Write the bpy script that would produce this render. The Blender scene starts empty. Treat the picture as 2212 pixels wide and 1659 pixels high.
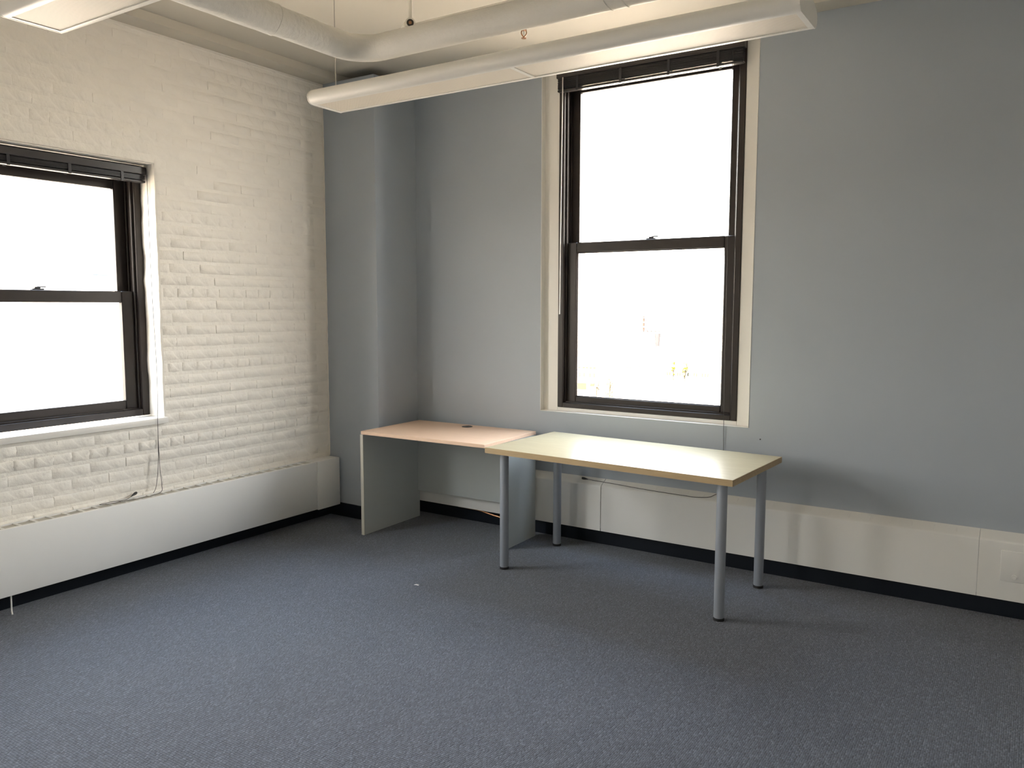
import bpy, bmesh, math, random
from mathutils import Vector, Matrix

random.seed(7)
sc = bpy.context.scene
COL = sc.collection

# ------------------------------------------------------------------ camera
CAM = Vector((4.392, -4.6751, 1.5667))
YAW, PITCH, ROLL, FPX = 0.5767, -0.0975, 0.0017, 1734.29
cy_, sy_, cp_, sp_ = math.cos(YAW), math.sin(YAW), math.cos(PITCH), math.sin(PITCH)
FWD = Vector((-sy_ * cp_, cy_ * cp_, sp_))
RGT = Vector((cy_, sy_, 0.0))
UPV = RGT.cross(FWD)
R2 = math.cos(ROLL) * RGT + math.sin(ROLL) * UPV
U2 = -math.sin(ROLL) * RGT + math.cos(ROLL) * UPV
cam_data = bpy.data.cameras.new('camera')
cam = bpy.data.objects.new('camera', cam_data)
COL.objects.link(cam)
M = Matrix((R2, U2, -FWD)).transposed().to_4x4()
M.translation = CAM
cam.matrix_world = M
cam_data.sensor_fit = 'HORIZONTAL'
cam_data.sensor_width = 36.0
cam_data.lens = FPX / 2212.0 * 36.0
cam_data.clip_start = 0.05
cam_data.clip_end = 2000
sc.camera = cam

# ------------------------------------------------------------------ world: hazy bright sky
world = bpy.data.worlds.new('sky')
sc.world = world
world.use_nodes = True
nt = world.node_tree
nt.nodes.clear()
w_out = nt.nodes.new('ShaderNodeOutputWorld')
w_bg = nt.nodes.new('ShaderNodeBackground')
w_tc = nt.nodes.new('ShaderNodeTexCoord')
w_sep = nt.nodes.new('ShaderNodeSeparateXYZ')
w_map = nt.nodes.new('ShaderNodeMapRange')
w_ramp = nt.nodes.new('ShaderNodeValToRGB')
w_map.inputs['From Min'].default_value = -0.1
w_map.inputs['From Max'].default_value = 1.0
el = w_ramp.color_ramp.elements
el[0].position = 0.0
el[0].color = (1.0, 0.87, 0.73, 1)
el[1].position = 1.0
el[1].color = (0.52, 0.68, 0.97, 1)
e = el.new(0.16)
e.color = (1.0, 0.925, 0.835, 1)
e = el.new(0.42)
e.color = (0.98, 0.955, 0.94, 1)
w_bg.inputs['Strength'].default_value = 6.0
nt.links.new(w_tc.outputs['Generated'], w_sep.inputs[0])
nt.links.new(w_sep.outputs['Z'], w_map.inputs['Value'])
nt.links.new(w_map.outputs['Result'], w_ramp.inputs['Fac'])
nt.links.new(w_ramp.outputs['Color'], w_bg.inputs['Color'])
nt.links.new(w_bg.outputs[0], w_out.inputs['Surface'])

# low sun from behind the building: lights the city, never enters the room
sun_d = bpy.data.lights.new('sun', 'SUN')
sun_d.energy = 70.0
sun_d.color = (1.0, 0.865, 0.71)
sun_d.angle = math.radians(0.6)
sun = bpy.data.objects.new('sun', sun_d)
COL.objects.link(sun)
sun.rotation_euler = Vector((-0.10, 0.74, -0.66)).to_track_quat('-Z', 'Y').to_euler()

sc.view_settings.view_transform = 'Standard'
sc.view_settings.look = 'None'
sc.view_settings.gamma = 1.0
sc.view_settings.use_curve_mapping = False
sc.view_settings.exposure = 2.1
sc.cycles.use_denoising = True
sc.cycles.max_bounces = 12
sc.cycles.diffuse_bounces = 8
sc.cycles.glossy_bounces = 4
sc.cycles.transparent_max_bounces = 12
sc.cycles.sample_clamp_indirect = 12.0
sc.cycles.caustics_reflective = False
sc.cycles.caustics_refractive = False


def portal(name, loc, rot, sx, sy):
    d = bpy.data.lights.new(name, 'AREA')
    d.shape = 'RECTANGLE'
    d.size, d.size_y = sx, sy
    d.cycles.is_portal = True
    o = bpy.data.objects.new(name, d)
    COL.objects.link(o)
    o.location = loc
    o.rotation_euler = rot
    return o


# windows: sizes shared with the structure further down
BW = dict(x0=1.5835, x1=3.0103, z0=0.8534, z1=3.10)        # opening in the grey wall (y = 0)
LW = dict(y0=-3.03, y1=-1.787, z0=0.893, z1=2.392)           # opening in the brick wall (x = 0)
LW2 = dict(y0=-5.75, y1=-4.50, z0=0.893, z1=2.392)           # next opening along the brick wall, behind the view
portal('portal_back', ((BW['x0'] + BW['x1']) / 2, 0.44, (BW['z0'] + BW['z1']) / 2), (math.radians(-90), 0, 0), 1.5, 2.3)
portal('portal_brick', (-0.32, (LW['y0'] + LW['y1']) / 2, 1.65), (0, math.radians(-90), 0), 1.6, 1.35)
portal('portal_brick_two', (-0.32, (LW2['y0'] + LW2['y1']) / 2, 1.65), (0, math.radians(-90), 0), 1.6, 1.35)

# room dimensions
RX, RY = 5.8, -7.0           # far wall to the right, wall behind the camera
H1, H2 = 3.1438, 3.1949      # beam soffit, ceiling
PA, PW = -0.4336, 0.4983     # corner pier: front face y, width in x


# ------------------------------------------------------------------ materials
def mat(name, col, rough=0.6, spec=0.5, metal=0.0, bump=None, mottle=None, coat=0.0):
    """bump = (scale, strength, distance); mottle = (scale, amount)"""
    m = bpy.data.materials.new(name)
    m.use_nodes = True
    t = m.node_tree
    b = t.nodes['Principled BSDF']
    b.inputs['Base Color'].default_value = (*col, 1)
    b.inputs['Roughness'].default_value = rough
    b.inputs['Specular IOR Level'].default_value = spec
    b.inputs['Metallic'].default_value = metal
    b.inputs['Coat Weight'].default_value = coat
    tc = t.nodes.new('ShaderNodeTexCoord')
    if mottle:
        n = t.nodes.new('ShaderNodeTexNoise')
        n.inputs['Scale'].default_value = mottle[0]
        n.inputs['Detail'].default_value = 5
        r = t.nodes.new('ShaderNodeValToRGB')
        a = mottle[1]
        r.color_ramp.elements[0].position = 0.35
        r.color_ramp.elements[1].position = 0.65
        r.color_ramp.elements[0].color = (*[c * (1 - a) for c in col], 1)
        r.color_ramp.elements[1].color = (*[min(1, c * (1 + a)) for c in col], 1)
        t.links.new(tc.outputs['Object'], n.inputs['Vector'])
        t.links.new(n.outputs['Fac'], r.inputs['Fac'])
        t.links.new(r.outputs['Color'], b.inputs['Base Color'])
    if bump:
        n2 = t.nodes.new('ShaderNodeTexNoise')
        n2.inputs['Scale'].default_value = bump[0]
        n2.inputs['Detail'].default_value = 4
        bp = t.nodes.new('ShaderNodeBump')
        bp.inputs['Strength'].default_value = bump[1]
        bp.inputs['Distance'].default_value = bump[2]
        t.links.new(tc.outputs['Object'], n2.inputs['Vector'])
        t.links.new(n2.outputs['Fac'], bp.inputs['Height'])
        t.links.new(bp.outputs['Normal'], b.inputs['Normal'])
    return m


MT = {}
MT['white_brick'] = mat('painted_brick', (0.865, 0.83, 0.765), 0.45, 0.4, bump=(17, 0.6, 0.013), mottle=(3.0, 0.02))
MT['grey_paint'] = mat('grey_wall_paint', (0.385, 0.428, 0.480), 0.5, 0.4, bump=(220, 0.12, 0.002), mottle=(1.3, 0.02))
MT['ceiling'] = mat('ceiling_paint', (0.60, 0.565, 0.49), 0.7, 0.3, bump=(60, 0.1, 0.003))
MT['trim_white'] = mat('white_trim_paint', (0.78, 0.765, 0.73), 0.4, 0.4, bump=(90, 0.08, 0.002))
MT['heater'] = mat('heater_enamel', (0.79, 0.79, 0.77), 0.42, 0.4, bump=(130, 0.06, 0.002), mottle=(2.0, 0.02))
MT['heater_slot'] = mat('heater_fins', (0.50, 0.48, 0.43), 0.6)
MT['black_vinyl'] = mat('black_vinyl_base', (0.006, 0.009, 0.015), 0.45, 0.3)
MT['frame'] = mat('bronze_window_frame', (0.028, 0.0215, 0.019), 0.4, 0.35, mottle=(6, 0.15))
MT['blind'] = mat('black_blind_slats', (0.012, 0.012, 0.016), 0.3, 0.6)
MT['blind_rail'] = mat('black_blind_rail', (0.03, 0.027, 0.027), 0.3, 0.5)
MT['wand'] = mat('clear_plastic_wand', (0.55, 0.53, 0.5), 0.25, 0.6)
MT['lamp_body'] = mat('lamp_housing', (0.78, 0.77, 0.73), 0.35, 0.5, mottle=(1.5, 0.03))
MT['steel'] = mat('steel_cable', (0.42, 0.40, 0.37), 0.4, 0.5, 0.3)
MT['pipe'] = mat('painted_canvas_lagging', (0.76, 0.745, 0.70), 0.6, 0.3, bump=(45, 0.35, 0.008), mottle=(3, 0.02))
MT['pipe_rough'] = mat('lumpy_canvas_lagging', (0.76, 0.745, 0.70), 0.5, 0.4, bump=(36, 0.5, 0.012), mottle=(3, 0.02))
MT['brass'] = mat('sprinkler_brass', (0.45, 0.24, 0.13), 0.35, 0.5, 0.9)
MT['copper'] = mat('copper_tube', (0.55, 0.30, 0.16), 0.3, 0.5, 1.0)
MT['desk_grey'] = mat('grey_laminate', (0.49, 0.525, 0.52), 0.35, 0.4)
MT['desk_edge'] = mat('pale_edge_band', (0.62, 0.60, 0.52), 0.4)
MT['plastic_dark'] = mat('dark_plastic', (0.03, 0.026, 0.024), 0.4)
MT['leg_grey'] = mat('grey_enamel_leg', (0.29, 0.315, 0.355), 0.38, 0.5)
MT['black_rubber'] = mat('black_rubber', (0.012, 0.012, 0.013), 0.6, 0.3)
MT['cord'] = mat('black_cord', (0.02, 0.02, 0.02), 0.5)
MT['paper'] = mat('white_paper', (0.75, 0.74, 0.72), 0.8)
MT['room_wall'] = mat('plain_wall_paint', (0.70, 0.70, 0.69), 0.6, 0.3)


def wood(name, ca, cb, scale, rough, coat=0.0):
    m = mat(name, ca, rough, 0.5, coat=coat)
    t = m.node_tree
    b = t.nodes['Principled BSDF']
    tc = t.nodes.new('ShaderNodeTexCoord')
    mp = t.nodes.new('ShaderNodeMapping')
    mp.inputs['Scale'].default_value = scale
    n = t.nodes.new('ShaderNodeTexNoise')
    n.inputs['Scale'].default_value = 6
    n.inputs['Detail'].default_value = 6
    n.inputs['Distortion'].default_value = 0.6
    r = t.nodes.new('ShaderNodeValToRGB')
    r.color_ramp.elements[0].position = 0.3
    r.color_ramp.elements[1].position = 0.7
    r.color_ramp.elements[0].color = (*ca, 1)
    r.color_ramp.elements[1].color = (*cb, 1)
    t.links.new(tc.outputs['Object'], mp.inputs['Vector'])
    t.links.new(mp.outputs[0], n.inputs['Vector'])
    t.links.new(n.outputs['Fac'], r.inputs['Fac'])
    t.links.new(r.outputs['Color'], b.inputs['Base Color'])
    return m


MT['beech'] = wood('beech_laminate', (0.78, 0.555, 0.40), (0.84, 0.61, 0.445), (1.2, 14, 14), 0.38)
MT['birch'] = wood('birch_laminate', (0.375, 0.33, 0.215), (0.43, 0.385, 0.26), (1.0, 9, 9), 0.34)
MT['birch'].node_tree.nodes['Principled BSDF'].inputs['Specular IOR Level'].default_value = 0.14
MT['birch_edge'] = wood('birch_edge_band', (0.40, 0.29, 0.155), (0.47, 0.345, 0.19), (1.0, 9, 9), 0.45)


def carpet_mat():
    m = bpy.data.materials.new('loop_pile_carpet')
    m.use_nodes = True
    t = m.node_tree
    b = t.nodes['Principled BSDF']
    b.inputs['Roughness'].default_value = 0.9
    b.inputs['Specular IOR Level'].default_value = 0.25
    b.inputs['Sheen Weight'].default_value = 0.25
    tc = t.nodes.new('ShaderNodeTexCoord')
    mp = t.nodes.new('ShaderNodeMapping')
    mp.inputs['Scale'].default_value = (140, 100, 1)
    v = t.nodes.new('ShaderNodeTexVoronoi')
    v.voronoi_dimensions = '2D'
    v.feature = 'F1'
    v.inputs['Scale'].default_value = 1.0
    v.inputs['Randomness'].default_value = 0.42
    bw = t.nodes.new('ShaderNodeRGBToBW')
    r = t.nodes.new('ShaderNodeValToRGB')
    cs = [(0.0, (0.045, 0.056, 0.074)), (0.35, (0.067, 0.082, 0.107)), (0.7, (0.089, 0.107, 0.138)), (1.0, (0.146, 0.168, 0.205))]
    el = r.color_ramp.elements
    el[0].position, el[0].color = cs[0][0], (*cs[0][1], 1)
    el[1].position, el[1].color = cs[3][0], (*cs[3][1], 1)
    for p, c in cs[1:3]:
        e = el.new(p)
        e.color = (*c, 1)
    dr = t.nodes.new('ShaderNodeMapRange')       # gaps between the loops
    dr.inputs['From Min'].default_value = 0.25
    dr.inputs['From Max'].default_value = 0.75
    dr.inputs['To Min'].default_value = 1.15
    dr.inputs['To Max'].default_value = 0.55
    big = t.nodes.new('ShaderNodeTexNoise')      # soft wear patches
    big.inputs['Scale'].default_value = 0.9
    big.inputs['Detail'].default_value = 3
    br = t.nodes.new('ShaderNodeMapRange')
    br.inputs['From Min'].default_value = 0.3
    br.inputs['From Max'].default_value = 0.7
    br.inputs['To Min'].default_value = 0.93
    br.inputs['To Max'].default_value = 1.07
    mul = t.nodes.new('ShaderNodeMath')
    mul.operation = 'MULTIPLY'
    mx = t.nodes.new('ShaderNodeVectorMath')
    mx.operation = 'SCALE'
    bp = t.nodes.new('ShaderNodeBump')
    bp.invert = True
    bp.inputs['Strength'].default_value = 0.8
    bp.inputs['Distance'].default_value = 0.004
    L = t.links.new
    L(tc.outputs['Object'], mp.inputs['Vector'])
    L(mp.outputs[0], v.inputs['Vector'])
    L(v.outputs['Color'], bw.inputs[0])
    L(bw.outputs[0], r.inputs['Fac'])
    L(v.outputs['Distance'], dr.inputs['Value'])
    L(tc.outputs['Object'], big.inputs['Vector'])
    L(big.outputs['Fac'], br.inputs['Value'])
    L(dr.outputs[0], mul.inputs[0])
    L(br.outputs[0], mul.inputs[1])
    L(r.outputs['Color'], mx.inputs[0])
    L(mul.outputs[0], mx.inputs['Scale'])
    L(mx.outputs[0], b.inputs['Base Color'])
    L(v.outputs['Distance'], bp.inputs['Height'])
    L(bp.outputs['Normal'], b.inputs['Normal'])
    return m


MT['carpet'] = carpet_mat()


def louver_mat():
    m = mat('perforated_louver', (0.74, 0.69, 0.60), 0.5, 0.4)
    t = m.node_tree
    b = t.nodes['Principled BSDF']
    tc = t.nodes.new('ShaderNodeTexCoord')
    mp = t.nodes.new('ShaderNodeMapping')
    mp.inputs['Scale'].default_value = (190, 190, 1)
    mp.inputs['Rotation'].default_value = (0, 0, math.radians(45))
    v = t.nodes.new('ShaderNodeTexVoronoi')
    v.voronoi_dimensions = '2D'
    v.inputs['Scale'].default_value = 1.0
    v.inputs['Randomness'].default_value = 0.0
    r = t.nodes.new('ShaderNodeValToRGB')
    r.color_ramp.elements[0].position = 0.30
    r.color_ramp.elements[0].color = (0.50, 0.455, 0.385, 1)
    r.color_ramp.elements[1].position = 0.36
    r.color_ramp.elements[1].color = (0.80, 0.745, 0.65, 1)
    t.links.new(tc.outputs['Object'], mp.inputs['Vector'])
    t.links.new(mp.outputs[0], v.inputs['Vector'])
    t.links.new(v.outputs['Distance'], r.inputs['Fac'])
    t.links.new(r.outputs['Color'], b.inputs['Base Color'])
    return m


MT['louver'] = louver_mat()


def glass_mat():
    m = bpy.data.materials.new('window_glass')
    m.use_nodes = True
    t = m.node_tree
    t.nodes.clear()
    o = t.nodes.new('ShaderNodeOutputMaterial')
    tr = t.nodes.new('ShaderNodeBsdfTransparent')
    tr.inputs['Color'].default_value = (0.95, 0.96, 0.95, 1)
    gl = t.nodes.new('ShaderNodeBsdfGlossy')
    gl.inputs['Roughness'].default_value = 0.02
    fr = t.nodes.new('ShaderNodeFresnel')
    fr.inputs['IOR'].default_value = 1.45
    mx = t.nodes.new('ShaderNodeMixShader')
    ge = t.nodes.new('ShaderNodeNewGeometry')      # reflect on the entering face only: rays pass straight through the sheet
    iv = t.nodes.new('ShaderNodeMath')
    iv.operation = 'SUBTRACT'
    iv.inputs[0].default_value = 1.0
    ml = t.nodes.new('ShaderNodeMath')
    ml.operation = 'MULTIPLY'
    t.links.new(ge.outputs['Backfacing'], iv.inputs[1])
    t.links.new(fr.outputs[0], ml.inputs[0])
    t.links.new(iv.outputs[0], ml.inputs[1])
    t.links.new(ml.outputs[0], mx.inputs['Fac'])
    t.links.new(tr.outputs[0], mx.inputs[1])
    t.links.new(gl.outputs[0], mx.inputs[2])
    t.links.new(mx.outputs[0], o.inputs['Surface'])
    return m


MT['glass'] = glass_mat()


# ------------------------------------------------------------------ mesh helpers
class MB:
    def __init__(self):
        self.v, self.f = [], []

    def add(self, vs, fs):
        n = len(self.v)
        self.v += [tuple(p) for p in vs]
        self.f += [tuple(i + n for i in q) for q in fs]
        return self

    def box(self, x0, x1, y0, y1, z0, z1, bev=0.0, seg=2):
        if bev <= 0:
            vs = [(x, y, z) for x in (x0, x1) for y in (y0, y1) for z in (z0, z1)]
            fs = [(0, 1, 3, 2), (4, 6, 7, 5), (0, 4, 5, 1), (2, 3, 7, 6), (0, 2, 6, 4), (1, 5, 7, 3)]
            return self.add(vs, fs)
        bm = bmesh.new()
        bmesh.ops.create_cube(bm, size=1)
        for p in bm.verts:
            p.co = Vector(((x0 + x1) / 2 + p.co.x * (x1 - x0), (y0 + y1) / 2 + p.co.y * (y1 - y0), (z0 + z1) / 2 + p.co.z * (z1 - z0)))
        bmesh.ops.bevel(bm, geom=bm.edges[:], offset=bev, segments=seg, profile=0.5, affect='EDGES')
        bm.verts.index_update()
        self.add([p.co[:] for p in bm.verts], [[p.index for p in q.verts] for q in bm.faces])
        bm.free()
        return self

    def prism(self, prof, axis, a, b, closed=True):
        """extrude a closed 2-D outline along an axis (0,1,2) from a to b"""
        def P(p, t):
            if axis == 0:
                return (t, p[0], p[1])
            if axis == 1:
                return (p[0], t, p[1])
            return (p[0], p[1], t)
        n = len(prof)
        vs = [P(p, a) for p in prof] + [P(p, b) for p in prof]
        fs = [(i, (i + 1) % n, n + (i + 1) % n, n + i) for i in range(n)]
        if closed:
            fs += [tuple(reversed(range(n))), tuple(range(n, 2 * n))]
        return self.add(vs, fs)

    def tube(self, path, r, n=8, caps=True, rfun=None):
        pts = [Vector(p) for p in path]
        rings = []
        ref = None
        for i, p in enumerate(pts):
            d = (pts[min(i + 1, len(pts) - 1)] - pts[max(i - 1, 0)]).normalized()
            if ref is None:
                ref = Vector((0, 0, 1)) if abs(d.z) < 0.9 else Vector((1, 0, 0))
            a = (ref - d * ref.dot(d)).normalized()
            ref = a
            c = d.cross(a)
            rr = rfun(i) if rfun else r
            rings.append([p + (a * math.cos(2 * math.pi * k / n) + c * math.sin(2 * math.pi * k / n)) * rr for k in range(n)])
        vs = [q for ring in rings for q in ring]
        fs = []
        for i in range(len(rings) - 1):
            for k in range(n):
                k2 = (k + 1) % n
                fs.append((i * n + k, i * n + k2, (i + 1) * n + k2, (i + 1) * n + k))
        if caps:
            fs.append(tuple(reversed(range(n))))
            fs.append(tuple(range((len(rings) - 1) * n, len(rings) * n)))
        return self.add(vs, fs)

    def lathe(self, prof, cx, cy, n=24):
        """profile of (r, z) about a vertical axis"""
        vs, fs = [], []
        for r, z in prof:
            for k in range(n):
                a = 2 * math.pi * k / n
                vs.append((cx + r * math.cos(a), cy + r * math.sin(a), z))
        for i in range(len(prof) - 1):
            for k in range(n):
                k2 = (k + 1) % n
                fs.append((i * n + k, i * n + k2, (i + 1) * n + k2, (i + 1) * n + k))
        fs.append(tuple(reversed(range(n))))
        fs.append(tuple(range((len(prof) - 1) * n, len(prof) * n)))
        return self.add(vs, fs)

    def mesh(self, name, material, smooth=None):
        me = bpy.data.meshes.new(name)
        me.from_pydata(self.v, [], self.f)
        me.update()
        bm = bmesh.new()
        bm.from_mesh(me)
        bmesh.ops.recalc_face_normals(bm, faces=bm.faces[:])
        bm.to_mesh(me)
        bm.free()
        if material is not None:
            me.materials.append(MT[material] if isinstance(material, str) else material)
        if smooth is not None:
            me.polygons.foreach_set('use_smooth', [True] * len(me.polygons))
            me.set_sharp_from_angle(angle=math.radians(smooth))
        me.update()
        return me

    def build(self, name, material, parent=None, smooth=None, off=None):
        if off is not None:
            o0 = Vector(off)
            self.v = [tuple(Vector(p) - o0) for p in self.v]
        o = bpy.data.objects.new(name, self.mesh(name, material, smooth))
        COL.objects.link(o)
        if parent is not None:
            o.parent = parent
        return o


def tag(o, label=None, cat=None, group=None, kind=None):
    for k, x in (('label', label), ('category', cat), ('group', group), ('kind', kind)):
        if x:
            o[k] = x
    return o


def thing(name, label, cat, loc=(0, 0, 0), rotz=0.0, group=None):
    o = bpy.data.objects.new(name, None)
    o.empty_display_size = 0.1
    COL.objects.link(o)
    o.location = loc
    o.rotation_euler = (0, 0, rotz)
    return tag(o, label, cat, group)


def struct(name, label=None):
    o = bpy.data.objects.new(name, None)
    o.empty_display_size = 0.1
    COL.objects.link(o)
    o['kind'] = 'structure'
    if label:
        o['label'] = label
    return o


def smooth_path(pts, k=6):
    """Catmull-Rom through the points"""
    P = [Vector(p) for p in pts]
    P = [P[0] * 2 - P[1]] + P + [P[-1] * 2 - P[-2]]
    out = []
    for i in range(1, len(P) - 2):
        for j in range(k):
            t = j / k
            a, b, c, d = P[i - 1], P[i], P[i + 1], P[i + 2]
            out.append(0.5 * ((2 * b) + (c - a) * t + (2 * a - 5 * b + 4 * c - d) * t * t + (3 * b - a - 3 * c + d) * t ** 3))
    out.append(P[-2])
    return out


# ------------------------------------------------------------------ the room shell
tag(MB().box(0, RX, RY, 0, -0.12, 0).build('floor', 'carpet'), 'blue-grey loop-pile carpet covering the whole floor', None, None, 'structure')
ceil = MB().box(-0.35, RX + 0.2, RY - 0.2, 0.42, H2, H2 + 0.2).build('ceiling', 'ceiling')
tag(ceil, 'cream-white painted flat ceiling above the hanging lights', None, None, 'structure')
BXW, BYW = 0.1484, 0.142
tag(MB().box(0, BXW, RY, PA, H1, H2).build('trim_1', 'ceiling'), 'shallow cream beam along the top of the brick wall', None, None, 'structure')
tag(MB().box(BXW, RX, -BYW, 0, H1, H2).box(0, BXW, PA, 0, H1, H2).build('trim_2', 'ceiling'), 'shallow cream beam along the top of the grey wall', None, None, 'structure')

# grey window wall (y = 0)
wb = MB()
T = 0.42
wb.box(-0.3, BW['x0'], 0, T, -0.1, H2)
wb.box(BW['x1'], RX + 0.2, 0, T, -0.1, H2)
wb.box(BW['x0'], BW['x1'], 0, T, -0.1, BW['z0'])
wb.box(BW['x0'], BW['x1'], 0, T, BW['z1'], H2)
tag(wb.build('wall_back', 'grey_paint'), 'smooth grey painted wall around the tall window', None, None, 'structure')
tag(MB().box(0, PW, PA, 0, 0, H1).build('wall_pier', 'grey_paint'), 'grey painted pier filling the room corner', None, None, 'structure')
tag(MB().box(RX, RX + 0.2, RY - 0.2, 0, -0.1, H2).build('wall_right', 'room_wall'), 'plain wall outside the view', None, None, 'structure')
tag(MB().box(-0.3, RX, RY - 0.2, RY, -0.1, H2).build('wall_front', 'room_wall'), 'plain wall behind the viewpoint', None, None, 'structure')

# white brick wall (x = 0)
wl = MB()
def lwall(y0, y1, z0, z1):
    wl.box(-0.30, 0, y0, y1, z0, z1)
lwall(LW['y1'], 0, -0.1, H2)
lwall(LW2['y1'], LW['y0'], -0.1, H2)
lwall(RY, LW2['y0'], -0.1, H2)
for w in (LW, LW2):
    lwall(w['y0'], w['y1'], -0.1, w['z0'] - 0.036)
    lwall(w['y0'], w['y1'], w['z1'], H2)
wall_left = tag(wl.build('wall_left', 'white_brick'), 'white painted brick wall with thick uneven paint', None, None, 'structure')

PITCH_Z, BL, BH, JT = 0.0755, 0.212, 0.0655, 0.0006


def brick_shape(L, H, seed):
    """low pillow standing on the wall plane: local y along the wall, z up, x out of the wall"""
    rg = random.Random(seed)
    m = MB()
    ny, nz = 5, 3
    dep = 0.0034
    soft = 0.94 if rg.random() < 0.72 else 0.45      # most upright joints are filled with paint
    ins = 0.0100
    front = []
    for j in range(nz):
        for i in range(ny):
            y = -L / 2 + ins * (0.25 if soft > 0.8 else 0.6) + (L - ins * (0.5 if soft > 0.8 else 1.2)) * i / (ny - 1) + rg.uniform(-1, 1) * 0.0018
            z = -H / 2 + ins + (H - 2 * ins) * j / (nz - 1) + rg.uniform(-1, 1) * 0.0028
            end = i in (0, ny - 1)
            front.append((dep * (soft if end else 1.0) + rg.uniform(-1, 1) * 0.0006, y, z))
    back = []
    border = [(i, 0) for i in range(ny)] + [(ny - 1, j) for j in range(1, nz)] + [(i, nz - 1) for i in range(ny - 2, -1, -1)] + [(0, j) for j in range(nz - 2, 0, -1)]
    for i, j in border:
        y = -L / 2 + L * i / (ny - 1) + rg.uniform(-1, 1) * 0.0012
        z = -H / 2 + H * j / (nz - 1) + rg.uniform(-1, 1) * 0.0022
        filled = soft > 0.8 and i in (0, ny - 1) and 0 < j < nz - 1
        back.append((dep * 0.88 if filled else -0.004, y, z))
    m.add(front + back, [])
    fs = []
    for j in range(nz - 1):
        for i in range(ny - 1):
            a = j * ny + i
            fs.append((a, a + 1, a + ny + 1, a + ny))
    nb = len(border)
    o = ny * nz
    for k in range(nb):
        k2 = (k + 1) % nb
        fa = border[k][1] * ny + border[k][0]
        fb = border[k2][1] * ny + border[k2][0]
        fs.append((o + k, o + k2, fb, fa))
    m.f += fs
    return m


def cam_px(p):
    d = Vector(p) - CAM
    z = d.dot(FWD)
    if z < 0.1:
        return None
    return (1106 + FPX * d.dot(R2) / z, 829.5 - FPX * d.dot(U2) / z, z)


bricks = []     # (yc, zc, length, height)
row = 0
z = 0.02
while z < H1 - 0.02:
    zt = min(z + BH, H1 - 0.004)
    header = row % 6 == 3
    L = 0.1 if header else BL - JT
    y = PA - 0.006 - (0.0 if row % 2 else (BL / 2 if not header else 0.05))
    first = True
    segs = []
    if row % 2 == 0:
        segs.append((PA - 0.004, y + JT * 0.5))
    while y > -6.75:
        ln = L * random.uniform(0.96, 1.04)
        segs.append((y, y - ln))
        y -= ln + JT
    for a, b in segs:
        parts = [(b, a)]
        for w in (LW, LW2):
            if zt > w['z0'] - 0.03 and z < w['z1'] + 0.004:
                np_ = []
                for s, e_ in parts:
                    if e_ <= w['y0'] or s >= w['y1']:
                        np_.append((s, e_))
                    else:
                        if s < w['y0']:
                            np_.append((s, w['y0'] - 0.004))
                        if e_ > w['y1']:
                            np_.append((w['y1'] + 0.004, e_))
                parts = np_
        for s, e_ in parts:
            if e_ - s > 0.03:
                bricks.append(((s + e_) / 2, (z + zt) / 2, e_ - s, zt - z))
    z += PITCH_Z
    row += 1

def brick_score(b):
    q = cam_px((0, b[0], b[1]))
    if q is None or not (-40 < q[0] < 740 and -20 < q[1] < 1300) or b[1] < 0.46:
        return 0.0
    return b[2] * b[3] / (q[2] ** 2)
bricks.sort(key=brick_score, reverse=True)
variants = [brick_shape(BL - JT, BH, 100 + i).mesh('brick', 'white_brick', 50) for i in range(9)]
headers = [brick_shape(0.1, BH, 200 + i).mesh('brick', 'white_brick', 50) for i in range(5)]
rest = MB()
nshown = 0
rb = random.Random(3)
for (yc, zc, ln, hh) in bricks:
    small = ln < 0.13
    base = 0.1 if small else BL - JT
    rx = rb.uniform(-0.007, 0.007)
    rowr = random.Random(int(zc / PITCH_Z) * 7 + 5)
    zc += rb.uniform(-0.0012, 0.0012) + rowr.uniform(-0.002, 0.002)
    dep = rowr.uniform(0.65, 1.15) * rb.uniform(0.94, 1.06) * (0.55 if zc > 2.2 and yc < -1.4 else 1.0)
    if nshown < 298 and brick_score((yc, zc, ln, hh)) > 0:
        o = bpy.data.objects.new('brick', (headers if small else variants)[rb.randrange(5 if small else 9)])
        COL.objects.link(o)
        o.parent = wall_left
        o.location = (0, yc, zc)
        o.rotation_euler = (rx, 0, 0)
        o.scale = (dep, (ln + 0.003) / base, hh / BH)
        nshown += 1
    else:
        m = brick_shape(ln, hh, rb.randrange(10 ** 6))
        rest.add([(p[0] * dep, p[1] + yc, p[2] + zc) for p in m.v], m.f)
r_ = rest.build('remaining_bricks', 'white_brick', wall_left, 50)
r_['kind'] = 'stuff'
# rough plaster skin at the window reveal and the ragged paint bead in the corner
rv = MB()
pr = random.Random(11)
zs = [LW['z0'] + (LW['z1'] - LW['z0']) * i / 22 for i in range(23)]
vs, fs = [], []
for i, zz in enumerate(zs):
    bulge = pr.uniform(0.0, 0.006)
    vs += [(-0.13, LW['y1'] - 0.001 - pr.uniform(0, 0.010), zz), (-0.06, LW['y1'] - 0.004 - bulge * 0.5, zz), (0.004, LW['y1'] - 0.001 + pr.uniform(-0.003, 0.003), zz), (0.006, LW['y1'] + 0.012, zz)]
for i in range(22):
    for k in range(3):
        a = i * 4 + k
        fs.append((a, a + 1, a + 5, a + 4))
rv.add(vs, fs)
rv.build('plaster_reveal', 'white_brick', wall_left, 60)
MB().box(-0.26, 0.0, LW['y0'], LW['y1'], LW['z1'] - 0.004, LW['z1'] + 0.002).build('lintel_plaster', 'white_brick', wall_left)
bead = [(0.005 + pr.uniform(-0.0015, 0.0015), PA - 0.001 - pr.uniform(0, 0.003), 0.45 + 2.69 * i / 60) for i in range(61)]
MB().tube(bead, 0.004, 6).build('paint_bead', 'white_brick', wall_left, 60)

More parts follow.
